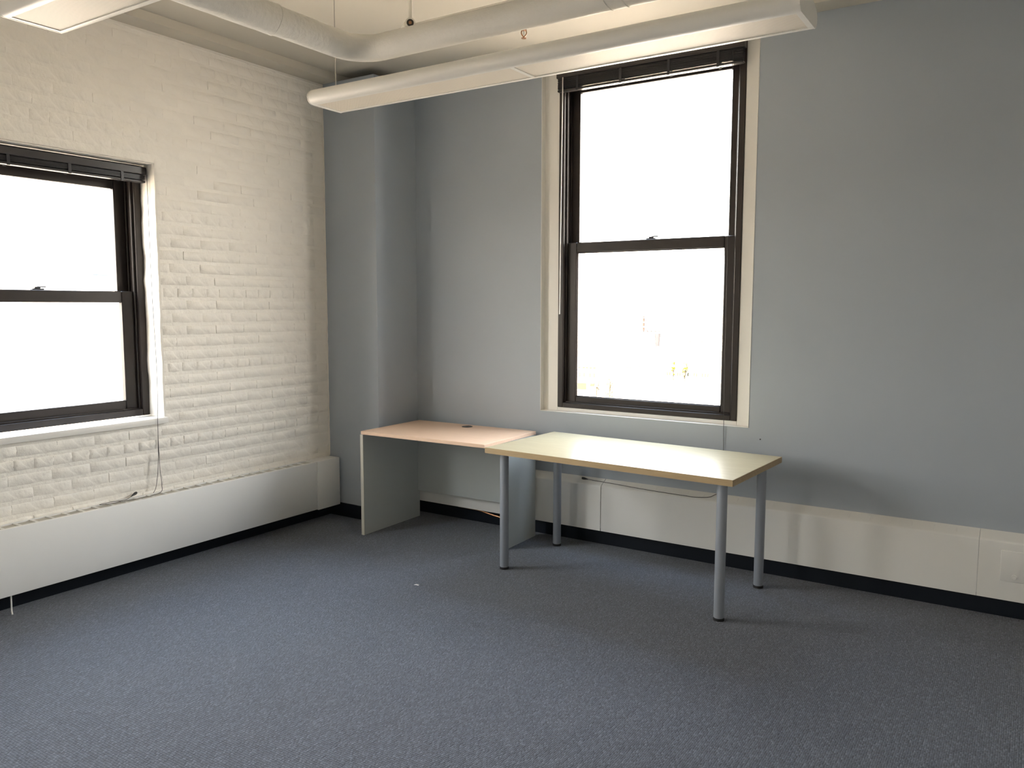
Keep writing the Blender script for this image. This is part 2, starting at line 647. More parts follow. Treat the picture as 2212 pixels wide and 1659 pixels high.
# skirtings
tag(MB().box(PW, RX, -0.012, 0, 0, 0.1012, 0.003).build('baseboard_back', 'black_vinyl'), 'black vinyl skirting under the heaters on the grey wall', None, None, 'structure')
bp_ = MB().box(0.0, PW + 0.012, PA - 0.012, PA, 0, 0.1012, 0.003).box(PW, PW + 0.012, PA, 0, 0, 0.1012, 0.003)
tag(bp_.build('baseboard_pier', 'black_vinyl'), 'black vinyl skirting around the grey corner pier', None, None, 'structure')
tag(MB().box(0, 0.012, RY, PA, 0, 0.1012, 0.003).build('baseboard_left', 'black_vinyl'), 'black vinyl skirting under the heater on the brick wall', None, None, 'structure')


# ------------------------------------------------------------------ windows
def rect_ring(m, x0, x1, z0, z1, wl_, wr, wb_, wt, d0, d1, axis, bev=0.003):
    """four bars round an opening; axis 'y' = wall at constant y, 'x' = wall at constant x (x0/x1 are then y values)"""
    def B(a0, a1, c0, c1):
        if axis == 'y':
            m.box(a0, a1, d0, d1, c0, c1, bev, 1)
        else:
            m.box(d0, d1, a0, a1, c0, c1, bev, 1)
    B(x0, x0 + wl_, z0, z1)
    B(x1 - wr, x1, z0, z1)
    B(x0 + wl_, x1 - wr, z0, z0 + wb_)
    B(x0 + wl_, x1 - wr, z1 - wt, z1)
    return m


def lock_mesh(m, cx, y, z, axis, s):
    """cam lock with a lever; s = direction out of the wall"""
    def B(a0, a1, d0, d1, c0, c1, bev):
        d0, d1 = sorted((y + s * d0, y + s * d1))
        if axis == 'y':
            m.box(cx + a0, cx + a1, d0, d1, c0 + z, c1 + z, bev, 1)
        else:
            m.box(d0, d1, cx + a0, cx + a1, c0 + z, c1 + z, bev, 1)
    B(-0.032, 0.032, -0.028, -0.002, 0.0, 0.008, 0.002)
    B(-0.016, 0.016, -0.024, -0.006, 0.008, 0.018, 0.003)
    B(0.0, 0.046, -0.018, -0.010, 0.014, 0.021, 0.002)


# window in the grey wall: casing, bronze frame, two sashes
w1 = struct('window_1', 'tall bronze double-hung window in the grey wall')
cs_ = MB()
FX0, FX1, FZ0, FZ1 = 1.695, 2.925, 0.881, 3.085
rect_ring(cs_, BW['x0'], BW['x1'], BW['z0'], BW['z1'], FX0 - BW['x0'], BW['x1'] - FX1, FZ0 - BW['z0'], BW['z1'] - FZ1, 0.042, 0.07, 'y', 0.002)
rect_ring(cs_, BW['x0'] - 0.001, BW['x1'] + 0.001, BW['z0'] - 0.001, BW['z1'] + 0.001, 0.004, 0.004, 0.004, 0.004, -0.003, 0.045, 'y', 0.0012)
cs_.build('casing', 'trim_white', w1)
fm = MB()
rect_ring(fm, FX0, FX1, FZ0, FZ1, 0.038, 0.038, 0.032, 0.04, 0.036, 0.185, 'y', 0.003)
rect_ring(fm, FX0 + 0.038, FX1 - 0.038, FZ0 + 0.032, FZ1 - 0.04, 0.012, 0.012, 0.010, 0.01, 0.062, 0.076, 'y', 0.002)
rect_ring(fm, FX0 + 0.038, FX1 - 0.038, FZ0 + 0.032, FZ1 - 0.04, 0.012, 0.012, 0.006, 0.01, 0.118, 0.128, 'y', 0.002)
fm.build('frame', 'frame', w1, 40)
# lower sash (inner)
lo = rect_ring(MB(), 1.738, 2.882, 0.915, 1.983, 0.072, 0.072, 0.042, 0.066, 0.080, 0.116, 'y', 0.004).build('lower_sash', 'frame', w1, 40)
rect_ring(MB(), 1.808, 2.812, 0.955, 1.918, 0.007, 0.007, 0.007, 0.007, 0.090, 0.104, 'y', 0.002).build('glazing_bead', 'frame', lo)
MB().box(1.812, 2.808, 0.0985, 0.1005, 0.958, 1.916).build('pane', 'glass', lo)
lk = MB()
lock_mesh(lk, 2.33, 0.118, 1.983, 'y', 1)
lk.build('sash_lock', 'frame', lo)
# upper sash (outer)
up = rect_ring(MB(), 1.738, 2.882, 1.915, 3.043, 0.062, 0.068, 0.066, 0.085, 0.130, 0.166, 'y', 0.004).build('upper_sash', 'frame', w1, 40)
MB().box(1.798, 2.816, 0.148, 0.150, 1.978, 2.962).build('pane', 'glass', up)

# window in the brick wall
w2 = struct('window_2', 'bronze double-hung window in the white brick wall')
def brick_window(parent, w):
    fm = MB()
    rect_ring(fm, w['y0'], w['y1'] - 0.004, w['z0'] + 0.004, w['z1'] - 0.003, 0.045, 0.045, 0.040, 0.05, -0.28, -0.13, 'x', 0.003)
    rect_ring(fm, w['y0'] + 0.045, w['y1'] - 0.049, w['z0'] + 0.044, w['z1'] - 0.053, 0.014, 0.014, 0.010, 0.01, -0.160, -0.148, 'x', 0.002)
    rect_ring(fm, w['y0'] + 0.045, w['y1'] - 0.049, w['z0'] + 0.044, w['z1'] - 0.053, 0.014, 0.014, 0.010, 0.01, -0.212, -0.202, 'x', 0.002)
    fm.build('frame', 'frame', parent, 40)
    a0, a1 = w['y0'] + 0.050, w['y1'] - 0.054
    lo = rect_ring(MB(), a0, a1, w['z0'] + 0.038, 1.647, 0.075, 0.080, 0.065, 0.068, -0.200, -0.164, 'x', 0.004).build('lower_sash', 'frame', parent, 40)
    MB().box(-0.183, -0.181, a0 + 0.07, a1 - 0.076, w['z0'] + 0.1, 1.582).build('pane', 'glass', lo)
    lk = MB()
    lock_mesh(lk, (a0 + a1) / 2 + 0.02, -0.200, 1.647, 'x', -1)
    lk.build('sash_lock', 'frame', lo)
    up = rect_ring(MB(), a0, a1, 1.58, w['z1'] - 0.05, 0.06, 0.072, 0.066, 0.095, -0.252, -0.216, 'x', 0.004).build('upper_sash', 'frame', parent, 40)
    MB().box(-0.235, -0.233, a0 + 0.055, a1 - 0.068, 1.64, w['z1'] - 0.14).build('pane', 'glass', up)
    MB().box(-0.135, 0.030, w['y0'] - 0.012, w['y1'] + 0.012, w['z0'] - 0.036, w['z0'], 0.004).build('sill', 'trim_white', parent, 40)
brick_window(w2, LW)
w3 = struct('window_3', 'bronze double-hung window further along the brick wall, outside the view')
brick_window(w3, LW2)


# ------------------------------------------------------------------ raised blinds
def blind(name, label, axis, a0, a1, zt, zb, d0, d1, group):
    """raised slat blind: head rail, bunched slats, bottom rail, ladder tapes. d0..d1 = depth range"""
    t = thing(name, label, 'window blind', group=group)
    def bx(m, p0, p1, q0, q1, z0, z1, bev=0.0):
        if axis == 'y':
            return m.box(p0, p1, q0, q1, z0, z1, bev, 1)
        return m.box(q0, q1, p0, p1, z0, z1, bev, 1)
    bx(MB(), a0 - 0.006, a1 + 0.006, d0 - 0.004, d1 + 0.003, zt - 0.042, zt, 0.003).build('head_rail', 'blind_rail', t)
    s = MB()
    n = 22
    z = zt - 0.046
    st = (z - (zb + 0.016)) / n
    rr = random.Random(n + int(a0 * 100))
    for i in range(n):
        j = rr.uniform(-0.0025, 0.0025)
        bx(s, a0 + rr.uniform(0, 0.004), a1 - rr.uniform(0, 0.004), d0 + 0.004 + j, d1 - 0.004 + j, z - st * 0.62, z)
        z -= st
    sl = s.build('slat_stack', 'blind', t)
    sl['kind'] = 'stuff'
    bx(MB(), a0, a1, d0 + 0.002, d1 - 0.002, zb, zb + 0.013, 0.003).build('bottom_rail', 'blind_rail', t)
    L = a1 - a0
    for f in (0.12, 0.37, 0.63, 0.88):
        c = a0 + L * f
        for q in (d0, d1):
            bx(MB(), c - 0.008, c + 0.008, q - 0.001, q + 0.001, zb - 0.004, zt - 0.04).build('ladder_tape', 'blind', t)
    return t


b1 = blind('window_blind', 'black slat blind pulled up at the top of the grey wall window', 'y', 1.705, 2.918, 3.072, 2.945, -0.012, 0.034, None)
MB().tube([(1.752, -0.022, 3.03), (1.747, -0.022, 2.6), (1.738, -0.020, 1.51)], 0.0042, 6).build('tilt_wand', 'wand', b1, 60)
b2 = blind('window_blind', 'dark slat blind pulled up inside the brick wall window', 'x', LW['y0'] + 0.02, LW['y1'] - 0.018, 2.372, 2.282, -0.10, -0.055, None)


def cord(name, label, strands, r, ends=()):
    t = thing(name, label, 'cord', strands[0][0])
    for s in strands:
        MB().tube(smooth_path(s, 6), r, 6).build('strand', 'cord', t, 60, off=strands[0][0])
    for p, q in ends:
        p, q = Vector(p), Vector(q)
        path = [p + (q - p) * k / 5 for k in range(6)]
        rad = [0.0018, 0.0035, 0.0055, 0.0075, 0.0085, 0.007]
        MB().tube(path, 0.006, 8, rfun=lambda i: rad[i]).build('cord_tassel', 'cord', t, 60, off=strands[0][0])
    return t


HT = 0.4445
cord('blind_cord', 'thin black cord hanging past the brick wall window sill onto the heater',
     [[(-0.05, -1.800, 2.33), (-0.045, -1.802, 1.7), (-0.01, -1.815, 1.25), (0.020, -1.835, 1.05), (0.036, -1.852, 0.90), (0.036, -1.853, 0.80), (0.040, -1.860, 0.66), (0.045, -1.872, 0.56), (0.040, -1.884, 0.48), (0.03, -1.895, HT + 0.004)],
      [(0.036, -1.853, 0.80), (0.045, -1.857, 0.62), (0.060, -1.858, 0.50), (0.066, -1.866, HT + 0.012), (0.075, -1.93, HT + 0.003), (0.082, -2.02, HT + 0.003), (0.072, -2.12, HT + 0.003), (0.060, -2.20, HT + 0.003), (0.030, -2.225, HT + 0.003), (0.035, -2.15, HT + 0.004), (0.055, -2.09, HT + 0.004), (0.040, -2.045, HT + 0.012)]],
     0.0014, [((0.040, -2.045, HT + 0.012), (0.018, -1.995, HT + 0.024))])
cord('blind_cord', 'thin black cord dropping from the grey wall window and trailing along the heater top',
     [[(2.862, -0.020, 3.02), (2.862, -0.018, 2.0), (2.863, -0.016, 1.2), (2.864, -0.010, 0.86), (2.866, -0.006, 0.70), (2.864, -0.006, 0.52), (2.846, -0.006, 0.442), (2.8275, -0.0157, 0.433), (2.794, -0.0455, 0.4178), (2.713, -0.0600, 0.4105), (2.6536, -0.0590, 0.411), (2.533, -0.0570, 0.4120), (2.439, -0.0540, 0.4135), (2.343, -0.0500, 0.4155), (2.177, -0.0410, 0.4205), (2.04, -0.0345, 0.4235), (1.975, -0.0330, 0.4265)]],
     0.0016, [((1.975, -0.0330, 0.4265), (1.928, -0.0330, 0.4295))])

# ------------------------------------------------------------------ heaters
HL = thing('baseboard_heater', 'long white baseboard heater with slotted top against the brick wall', 'heater', (0.06, -1.9, 0.1))
OFF = (0.06, -1.9, 0.1)
RLX, RLB = 0.1209, 0.0983
MB().box(RLX - 0.012, RLX, -6.8, -0.675, RLB, HT, 0.003).build('front_panel', 'heater', HL, 40, OFF)
tp = MB()
tp.box(0.0075, 0.024, -6.8, -0.675, HT - 0.010, HT - 0.0005, 0.001)
tp.box(0.098, RLX - 0.001, -6.8, -0.675, HT - 0.010, HT + 0.0005, 0.002)
tp.build('top_rail', 'heater', HL, 40, OFF)
yb = -0.690
bar = MB().box(-0.038, 0.038, -0.008, 0.008, -0.003, 0.005, 0.0012, 1).mesh('grille_bar', 'heater', 40)
while yb > -6.75:
    o = bpy.data.objects.new('grille_bar', bar)
    COL.objects.link(o)
    o.parent = HL
    o.location = Vector((0.061, yb, HT - 0.0055)) - Vector(OFF)
    yb -= 0.0828
MB().box(0.024, 0.098, -6.8, -0.675, HT - 0.040, HT - 0.0065).build('fin_element', 'heater_slot', HL, None, OFF)
MB().box(0.0075, RLX + 0.004, -0.673, -0.455, RLB - 0.005, HT + 0.003, 0.004).build('end_cap', 'heater', HL, 40, OFF)
m = MB().tube(smooth_path([(0.105, -2.748, 0.11), (0.106, -2.749, 0.05), (0.112, -2.752, 0.02), (0.128, -2.757, 0.004)], 5), 0.004, 6)
m.build('floor_bracket', 'heater', HL, 60, OFF)


def back_heater(x0, x1, label, vents=False, door=None):
    off = ((x0 + x1) / 2, -0.04, 0.10)
    t = thing('baseboard_heater', label, 'heater', off)
    y0, z0, zf, zb = -0.073, 0.105, 0.4035, 0.4370
    # cover: front sheet folding over into the sloping top
    out = [(-0.0005, zb), (y0 + 0.012, zf + 0.0045), (y0 + 0.005, zf), (y0 + 0.0015, zf - 0.004), (y0, zf - 0.010), (y0, z0), (y0 + 0.003, z0 - 0.001), (y0 + 0.003, zf - 0.012), (y0 + 0.013, zf - 0.004), (-0.0005, zb - 0.004)]
    MB().prism(out, 0, x0, x1).build('cover', 'heater', t, 50, off)
    MB().box(x0 + 0.004, x1 - 0.004, -0.062, -0.0135, 0.15, 0.39).build('fin_element', 'heater_slot', t, None, off)
    if vents:
        x = x1 - 0.105
        sl = math.atan2(zb - zf - 0.0045, -y0 - 0.012)
        br = MB().box(-0.003, 0.003, -0.019, 0.019, -0.001, 0.0012, 0.0007, 1).mesh('vent_ridge', 'heater', 40)
        while x > x0 + 0.05:
            o = bpy.data.objects.new('vent_ridge', br)
            COL.objects.link(o)
            o.parent = t
            o.location = Vector((x, -0.034, zf + 0.0045 + (zb - zf - 0.0045) * (0.061 - 0.034) / 0.061)) - Vector(off)
            o.rotation_euler = (sl, 0, 0)
            x -= 0.1035
    if door:
        d = MB().box(door[0], door[1], y0 - 0.005, y0 + 0.002, 0.204, 0.359, 0.003).build('access_door', 'heater', t, 40, off)
        lm = MB()
        lm.tube([(0, 0.002, 0), (0, -0.0045, 0)], 0.011, 14)
        lm.box(-0.006, 0.006, -0.006, -0.003, -0.0015, 0.0015)
        k = lm.build('door_latch', 'heater', d, 50)
        k.location = Vector((door[0] + 0.060, y0 - 0.006, 0.231)) - Vector(off)
    return t


back_heater(0.5155, 2.0848, 'white heater cover under the grey wall, nearest the corner behind the desk')
back_heater(2.0895, 4.2122, 'white heater cover running under the tall window behind the table', vents=True)
back_heater(4.2134, RX - 0.02, 'white heater cover with a small access door', door=(4.3105, 4.50))
tag(MB().tube(smooth_path([(0.9, -0.025, 0.096), (1.08, -0.030, 0.092), (1.21, -0.034, 0.075), (1.33, -0.036, 0.064), (1.50, -0.034, 0.058)], 6), 0.008, 10).build('copper_pipe', 'copper', None, 60),
    'thin copper pipe showing under the heater behind the desk', 'pipe')

# ------------------------------------------------------------------ desk
D = thing('desk', 'desk with a beech top and grey side panels in the corner', 'desk', (0.601, -0.7246, 0), 0.0221)
DL, DW, DZ, DZB = 1.0048, 0.632, 0.7188, 0.6962
MB().box(0, DL, 0, DW, DZB, DZ, 0.0015, 1).build('desktop', 'beech', D)
# left support panel with its pale front edge
lp = MB().box(-0.006, 0.0175, 0.003, DW * 0.9665, 0, DZB - 0.002).build('side_panel', 'desk_grey', D)
MB().box(-0.0065, 0.018, 0.0, 0.003, 0, DZB - 0.002).build('edge_band', 'desk_edge', lp)
rp = MB().box(DL - 0.014, DL + 0.010, DW * 0.36, DW * 0.9665, 0, DZB - 0.002).build('side_panel', 'desk_grey', D)
MB().box(DL - 0.0145, DL + 0.0105, DW * 0.36 - 0.003, DW * 0.36, 0, DZB - 0.002).build('edge_band', 'desk_edge', rp)
MB().box(0.0175, DL - 0.014, DW * 0.9665 - 0.020, DW * 0.9665 - 0.002, 0.1981, DZB - 0.002).build('modesty_panel', 'desk_grey', D)
g = MB()
g.lathe([(0.030, DZ - 0.004), (0.038, DZ - 0.002), (0.038, DZ + 0.0022), (0.035, DZ + 0.003), (0.012, DZ + 0.003), (0.010, DZ + 0.0015)], 0.496, 0.546, 28)
g.box(0.496 - 0.012, 0.496 + 0.012, 0.546 + 0.020, 0.546 + 0.034, DZ + 0.002, DZ + 0.0038)
g.build('cable_grommet', 'plastic_dark', D, 40)

# ------------------------------------------------------------------ table
TB = thing('table', 'birch-topped table on four round grey legs under the window', 'table', (1.7208, -0.8597, 0), -0.0505)
TL, TW, TZ, TZB, TI = 1.5, 0.7444, 0.7369, 0.7042, 0.0819
tt = MB().box(0.001, TL - 0.001, 0.001, TW - 0.001, TZB, TZ, 0.0008, 1).build('table_top', 'birch', TB)
eb = MB()
rect = [(0, 0), (TL, 0), (TL, TW), (0, TW)]
eb.box(0, TL, -0.0004, 0.0012, TZB + 0.0003, TZ - 0.0006)
eb.box(0, TL, TW - 0.0012, TW + 0.0004, TZB + 0.0003, TZ - 0.0006)
eb.box(-0.0004, 0.0012, 0, TW, TZB + 0.0003, TZ - 0.0006)
eb.box(TL - 0.0012, TL + 0.0004, 0, TW, TZB + 0.0003, TZ - 0.0006)
eb.build('edge_band', 'birch_edge', tt)
leg_me = MB().lathe([(0.0245, 0.014), (0.026, 0.017), (0.026, TZB - 0.006), (0.0255, TZB - 0.003)], 0, 0, 32).mesh('leg', 'leg_grey', 40)
foot_me = MB().lathe([(0.024, 0.0), (0.0275, 0.001), (0.0275, 0.010), (0.025, 0.0145)], 0, 0, 32).mesh('foot', 'black_rubber', 40)
plate_me = MB().lathe([(0.052, TZB - 0.003), (0.052, TZB - 0.0005)], 0, 0, 32).mesh('mounting_plate', 'leg_grey', 40)
for i in (0, 1):
    for j in (0, 1):
        o = bpy.data.objects.new('leg', leg_me)
        COL.objects.link(o)
        o.parent = TB
        o.location = (TI + i * (TL - 2 * TI), TI + j * (TW - 2 * TI), 0)
        for nm, me in (('foot', foot_me), ('mounting_plate', plate_me)):
            q = bpy.data.objects.new(nm, me)
            COL.objects.link(q)
            q.parent = o

# ------------------------------------------------------------------ hanging lights
HALF = [(0.105, 0.0), (0.118, 0.006), (0.128, 0.018), (0.134, 0.036), (0.131, 0.050), (0.121, 0.063), (0.104, 0.074), (0.080, 0.082), (0.045, 0.0885), (0.0, 0.091)]


def hanging_light(label, x0, x1, yc, z0):
    off = ((x0 + x1) / 2, yc, z0)
    t = thing('pendant_light', label, 'pendant light', off, group='long hanging office lights')
    shell = [(yc + y, z0 + z) for y, z in HALF] + [(yc - y, z0 + z) for y, z in reversed(HALF[:-1])]
    inner = [(yc - 0.088, z0 + 0.0), (yc - 0.088, z0 + 0.006), (yc + 0.088, z0 + 0.006), (yc + 0.088, z0 + 0.0)]
    MB().prism(shell + inner, 0, x0 + 0.004, x1 - 0.004, closed=False).build('housing', 'lamp_body', t, 35, off)
    for xa, xb in ((x0, x0 + 0.005), (x1 - 0.005, x1)):
        sh = [(yc + y * 1.012, z0 + z * 1.015 - 0.0008) for y, z in HALF] + [(yc - y * 1.012, z0 + z * 1.015 - 0.0008) for y, z in reversed(HALF[:-1])]
        MB().prism(sh, 0, xa, xb).build('end_cap', 'lamp_body', t, None, off)
    xm = (x0 + x1) / 2
    for xa, xb in ((x0 + 0.022, xm - 0.009), (xm + 0.009, x1 - 0.022)):
        MB().box(xa, xb, yc - 0.088, yc + 0.088, z0 + 0.0035, z0 + 0.0055).build('louver', 'louver', t, None, off)
    for xa, xb in ((xm - 0.010, xm + 0.010), (x0 + 0.004, x0 + 0.022), (x1 - 0.022, x1 - 0.004)):
        MB().box(xa, xb, yc - 0.088, yc + 0.088, z0 + 0.0005, z0 + 0.004).build('cross_bar', 'lamp_body', t, None, off)
    for xc in (x0 + 0.072, x1 - 0.072):
        c = MB().tube([(xc, yc, z0 + 0.088), (xc, yc, H2 - 0.03)], 0.0022, 8).build('cable', 'steel', t, 60, off)
        MB().lathe([(0.006, z0 + 0.089), (0.006, z0 + 0.100), (0.003, z0 + 0.106)], xc, yc, 12).build('gripper', 'steel', c, 40, (0, 0, 0)).location = -Vector(off)
        m = MB().lathe([(0.006, H2 - 0.045), (0.007, H2 - 0.034), (0.016, H2 - 0.028), (0.022, H2 - 0.012), (0.023, H2)], xc, yc, 20)
        m.build('ceiling_mount', 'steel', t, 40, off)
    for o in list(t.children):
        for q in list(o.children):
            q.location = (0, 0, 0)
            q.data.transform(Matrix.Translation(-Vector(off)))
    return t


hanging_light('long white hanging light crossing in front of the tall window', 1.182, 3.640, -1.548, 2.600)
hanging_light('white hanging light cut off by the picture corner above the brick wall', 1.205, 3.665, -3.047, 2.600)

# ------------------------------------------------------------------ lagged pipe under the ceiling
PZ, PY, PX, RB = 2.805, -1.66, 1.535, 0.15
pp = thing('ceiling_pipe', 'thick white lagged pipe bending along under the ceiling', 'pipe', (PX, PY, PZ))
po = (PX, PY, PZ)
rr = random.Random(5)
run = [(PX, RY + 0.001 + (PY - RB - RY) * i / 90, PZ) for i in range(91)]
# thicker, lumpier section up to the old repair joint
def rad_y(i):
    y = run[i][1]
    return (0.0665 if y < -2.20 else 0.0635) + rr.uniform(-0.0007, 0.0007)
MB().tube(run, 0.064, 28, rfun=rad_y).build('lagged_run', 'pipe_rough', pp, 60, po)
elb = [(PX + RB - RB * math.cos(a), PY - RB + RB * math.sin(a), PZ) for a in [math.pi / 2 * k / 14 for k in range(15)]]
MB().tube(elb, 0.064, 28, rfun=lambda i: 0.0640 - 0.003 * i / 14).build('elbow', 'pipe', pp, 60, po)
run2 = [(PX + RB + (RX - 0.001 - PX - RB) * i / 60, PY, PZ) for i in range(61)]
MB().tube(run2, 0.061, 28, rfun=lambda i: 0.0608 + rr.uniform(-0.0005, 0.0005)).build('straight_run', 'pipe', pp, 60, po)
for xs in (2.895, 2.965):
    ring = [(xs + 0.006 * math.sin(3 * a), PY + 0.0612 * math.cos(a), PZ + 0.0612 * math.sin(a)) for a in [2 * math.pi * k / 40 for k in range(41)]]
    MB().tube(ring, 0.0022, 5).build('lagging_seam', 'pipe', pp, 60, po)

ring = [(PX + 0.0655 * math.cos(a), -2.20 + 0.007 * math.sin(2 * a), PZ + 0.0655 * math.sin(a)) for a in [2 * math.pi * k / 40 for k in range(41)]]
MB().tube(ring, 0.0028, 5).build('lagging_seam', 'pipe', pp, 60, po)

# sprinkler branch behind the lagged pipe
sp = thing('sprinkler_pipe', 'slim white sprinkler pipe dropping from the ceiling with a brass head', 'pipe', (1.683, -1.45, H2))
so = (1.683, -1.45, H2)
MB().tube([(1.683, -1.45, H2), (1.683, -1.45, 2.965)], 0.0115, 14).build('drop_pipe', 'pipe', sp, 60, so)
tee = MB()
dv = Vector((0.62, -0.78, 0.0)).normalized()
c0 = Vector((1.683, -1.45, 2.966))
tee.tube([c0 - dv * 0.03, c0 + dv * 0.016, c0 + dv * 0.03], 0.024, 18, rfun=lambda i: (0.021, 0.021, 0.0255)[i])
tee.build('tee_fitting', 'pipe', sp, 40, so)
MB().tube([c0 + Vector((-0.05, 0.01, -0.012)), c0 + Vector((-0.012, 0, -0.004))], 0.024, 16, rfun=lambda i: (0.020, 0.027)[i]).build('side_boss', 'pipe', sp, 50, so)
pl = MB().tube([c0 + dv * 0.026, c0 + dv * 0.0312], 0.018, 14).build('plug_hole_shade', 'plastic_dark', sp, 40, so)  # dark disc colours in the shade of the open hole around the plug
k = MB()
pq = c0 + dv * 0.034
k.tube([c0 + dv * 0.028, pq], 0.0085, 6)
k.build('brass_plug', 'brass', sp, None, so)
MB().tube([(1.683, -1.45, 2.955), (2.356, -1.45, 2.955), ], 0.013, 14).build('branch_pipe', 'pipe', sp, 60, so)
MB().tube([(2.356, -1.45, 2.96), (2.356, -1.45, 2.825)], 0.0115, 14).build('head_drop', 'pipe', sp, 60, so)
hd = MB()
hz = 2.828
hx, hy = 2.356, -1.45
hd.lathe([(0.010, hz), (0.0125, hz - 0.002), (0.0125, hz - 0.009), (0.008, hz - 0.011)], hx, hy, 8)
for s in (-1, 1):
    hd.tube(smooth_path([(hx + s * 0.010 * 0.84, hy + s * 0.010 * 0.54, hz - 0.009), (hx + s * 0.0115 * 0.84, hy + s * 0.0115 * 0.54, hz - 0.022), (hx + s * 0.006 * 0.84, hy + s * 0.006 * 0.54, hz - 0.033), (hx, hy, hz - 0.038)], 4), 0.0028, 6)
hd.lathe([(0.0115, hz - 0.0445), (0.0125, hz - 0.0435), (0.0125, hz - 0.0425), (0.003, hz - 0.041), (0.003, hz - 0.037)], hx, hy, 14)
hd.build('sprinkler_head', 'brass', sp, 40, so)
MB().tube([(hx, hy, hz - 0.010), (hx, hy, hz - 0.034)], 0.0028, 8).build('glass_bulb', 'paper', sp, 60, so)

# ------------------------------------------------------------------ small leftovers
nl = MB().tube([(3.0824, 0.002, 0.7917), (3.0824, -0.006, 0.7925)], 0.0022, 8)
nl.tube([(3.0824, -0.006, 0.7925), (3.0824, -0.0075, 0.7926)], 0.0042, 10)
tag(nl.build('wall_nail', 'plastic_dark', None, 40), 'small dark nail in the grey wall below the window corner', 'nail')
sx, sy = 1.5528, -1.2909
pm = MB().add([(sx - .014, sy - .006, .001), (sx, sy - .008, .004), (sx + .015, sy - .002, .0015), (sx + .013, sy + .006, .003), (sx - .002, sy + .004, .005), (sx - .013, sy + .004, .0015),
               (sx - .014, sy - .006, .0), (sx, sy - .008, .003), (sx + .015, sy - .002, .0005), (sx + .013, sy + .006, .002), (sx - .002, sy + .004, .004), (sx - .013, sy + .004, .0005)],
              [(0, 1, 4, 5), (1, 2, 3, 4), (11, 10, 7, 6), (10, 9, 8, 7), (0, 6, 7, 1), (1, 7, 8, 2), (2, 8, 9, 3), (3, 9, 10, 4), (4, 10, 11, 5), (5, 11, 6, 0)])
tag(pm.build('paper_scrap', 'paper'), 'tiny white paper scrap on the carpet', 'scrap')

# ------------------------------------------------------------------ the city outside, eight floors down
MT['asphalt'] = mat('sunlit_street', (0.145, 0.13, 0.115), 0.9, 0.2, mottle=(0.02, 0.12))
MT['stone'] = mat('pale_stone_facade', (0.70, 0.66, 0.60), 0.8, 0.2, mottle=(0.1, 0.05))
MT['stone_warm'] = mat('buff_brick_facade', (0.66, 0.56, 0.42), 0.8, 0.2, mottle=(0.1, 0.05))
MT['blue_glass'] = mat('tower_window_glass', (0.014, 0.0155, 0.021), 0.4, 0.05)
MT['dark_glass'] = mat('street_window_glass', (0.014, 0.0145, 0.0105), 0.4, 0.05)
MT['shade_lifted_glass'] = mat('shade_lifted_window_glass', (0.045, 0.055, 0.09), 0.5, 0.05)  # lighter copy of the tower glass, colour raised because this face lies in shade
MT['red_brick'] = mat('red_brick_stack', (0.022, 0.014, 0.0115), 0.9, 0.05)
MT['tank'] = mat('grey_tank_steel', (0.0125, 0.0122, 0.0138), 0.6, 0.05)
MT['leaf_yellow'] = mat('yellow_leaves', (0.032, 0.033, 0.004), 0.9, 0.05)
MT['bark'] = mat('bare_branches', (0.014, 0.0125, 0.009), 0.9, 0.05)
MT['car_blue'] = mat('blue_car_paint', (0.013, 0.014, 0.021), 0.3, 0.05)
GZ = -20.0
tag(MB().box(-900, 900, 6, 1500, GZ - 1, GZ).box(-900, -6, -700, 6, GZ - 1, GZ).build('ground', 'asphalt'), 'sunlit streets far below the windows', None, None, 'structure')


def building(label, x0, x1, y0, y1, zt, material, wins, glass, group=None, face='y'):
    """box of floors with a parapet; wins = (a0, a1, z0, z1) rectangles on the face towards the room"""
    off = ((x0 + x1) / 2, (y0 + y1) / 2, GZ)
    t = thing('building', label, 'building', off, group=group)
    MB().box(x0, x1, y0, y1, GZ, zt).build('walls', material, t, None, off)
    par = MB()
    par.box(x0 - 0.2, x1 + 0.2, y0 - 0.2, y0 + 0.3, zt - 0.3, zt + 0.5)
    par.box(x0 - 0.2, x1 + 0.2, y1 - 0.3, y1 + 0.2, zt - 0.3, zt + 0.5)
    par.box(x0 - 0.2, x0 + 0.3, y0 + 0.3, y1 - 0.3, zt - 0.3, zt + 0.5)
    par.box(x1 - 0.3, x1 + 0.2, y0 + 0.3, y1 - 0.3, zt - 0.3, zt + 0.5)
    par.build('parapet', material, t, None, off)
    for a0, a1, z0, z1 in wins:
        m = MB()
        if face == 'y':
            m.box(a0, a1, y0 - 0.05, y0 + 0.1, z0, z1)
        else:
            m.box(x1 - 0.1, x1 + 0.05, a0, a1, z0, z1)
        m.build('window', glass, t, None, off)
    return t


tw = []
for i in range(6):
    tw.append((-79.6, -77.8, 2.0 - 1.45 * i - 1.2, 2.0 - 1.45 * i))
for i in range(7):
    tw.append((-77.2 + 0.0, -76.75, 3.2 - 0.85 * i - 0.25, 3.2 - 0.85 * i))
    tw.append((-76.6, -76.4, 3.2 - 0.85 * i - 0.6, 3.2 - 0.85 * i))
for i in range(2):
    for k in range(3):
        tw.append((-75.75 + 0.42 * k, -75.45 + 0.42 * k, 2.6 - 1.25 * i - 0.75, 2.6 - 1.25 * i))
for i in range(3):
    tw.append((-73.7, -73.45, 1.2 - 1.1 * i - 0.35, 1.2 - 1.1 * i))
building('pale tower with columns of bluish windows seen through the tall window', -92, -73.0, 150, 170, 26, 'stone', tw, 'blue_glass')
lw = []
for xa in (-58.4, -57.9, -56.2, -55.7, -54.0, -52.7, -52.2, -51.0, -50.4, -49.9):
    lw.append((xa, xa + 0.32, -12.6, -11.85))
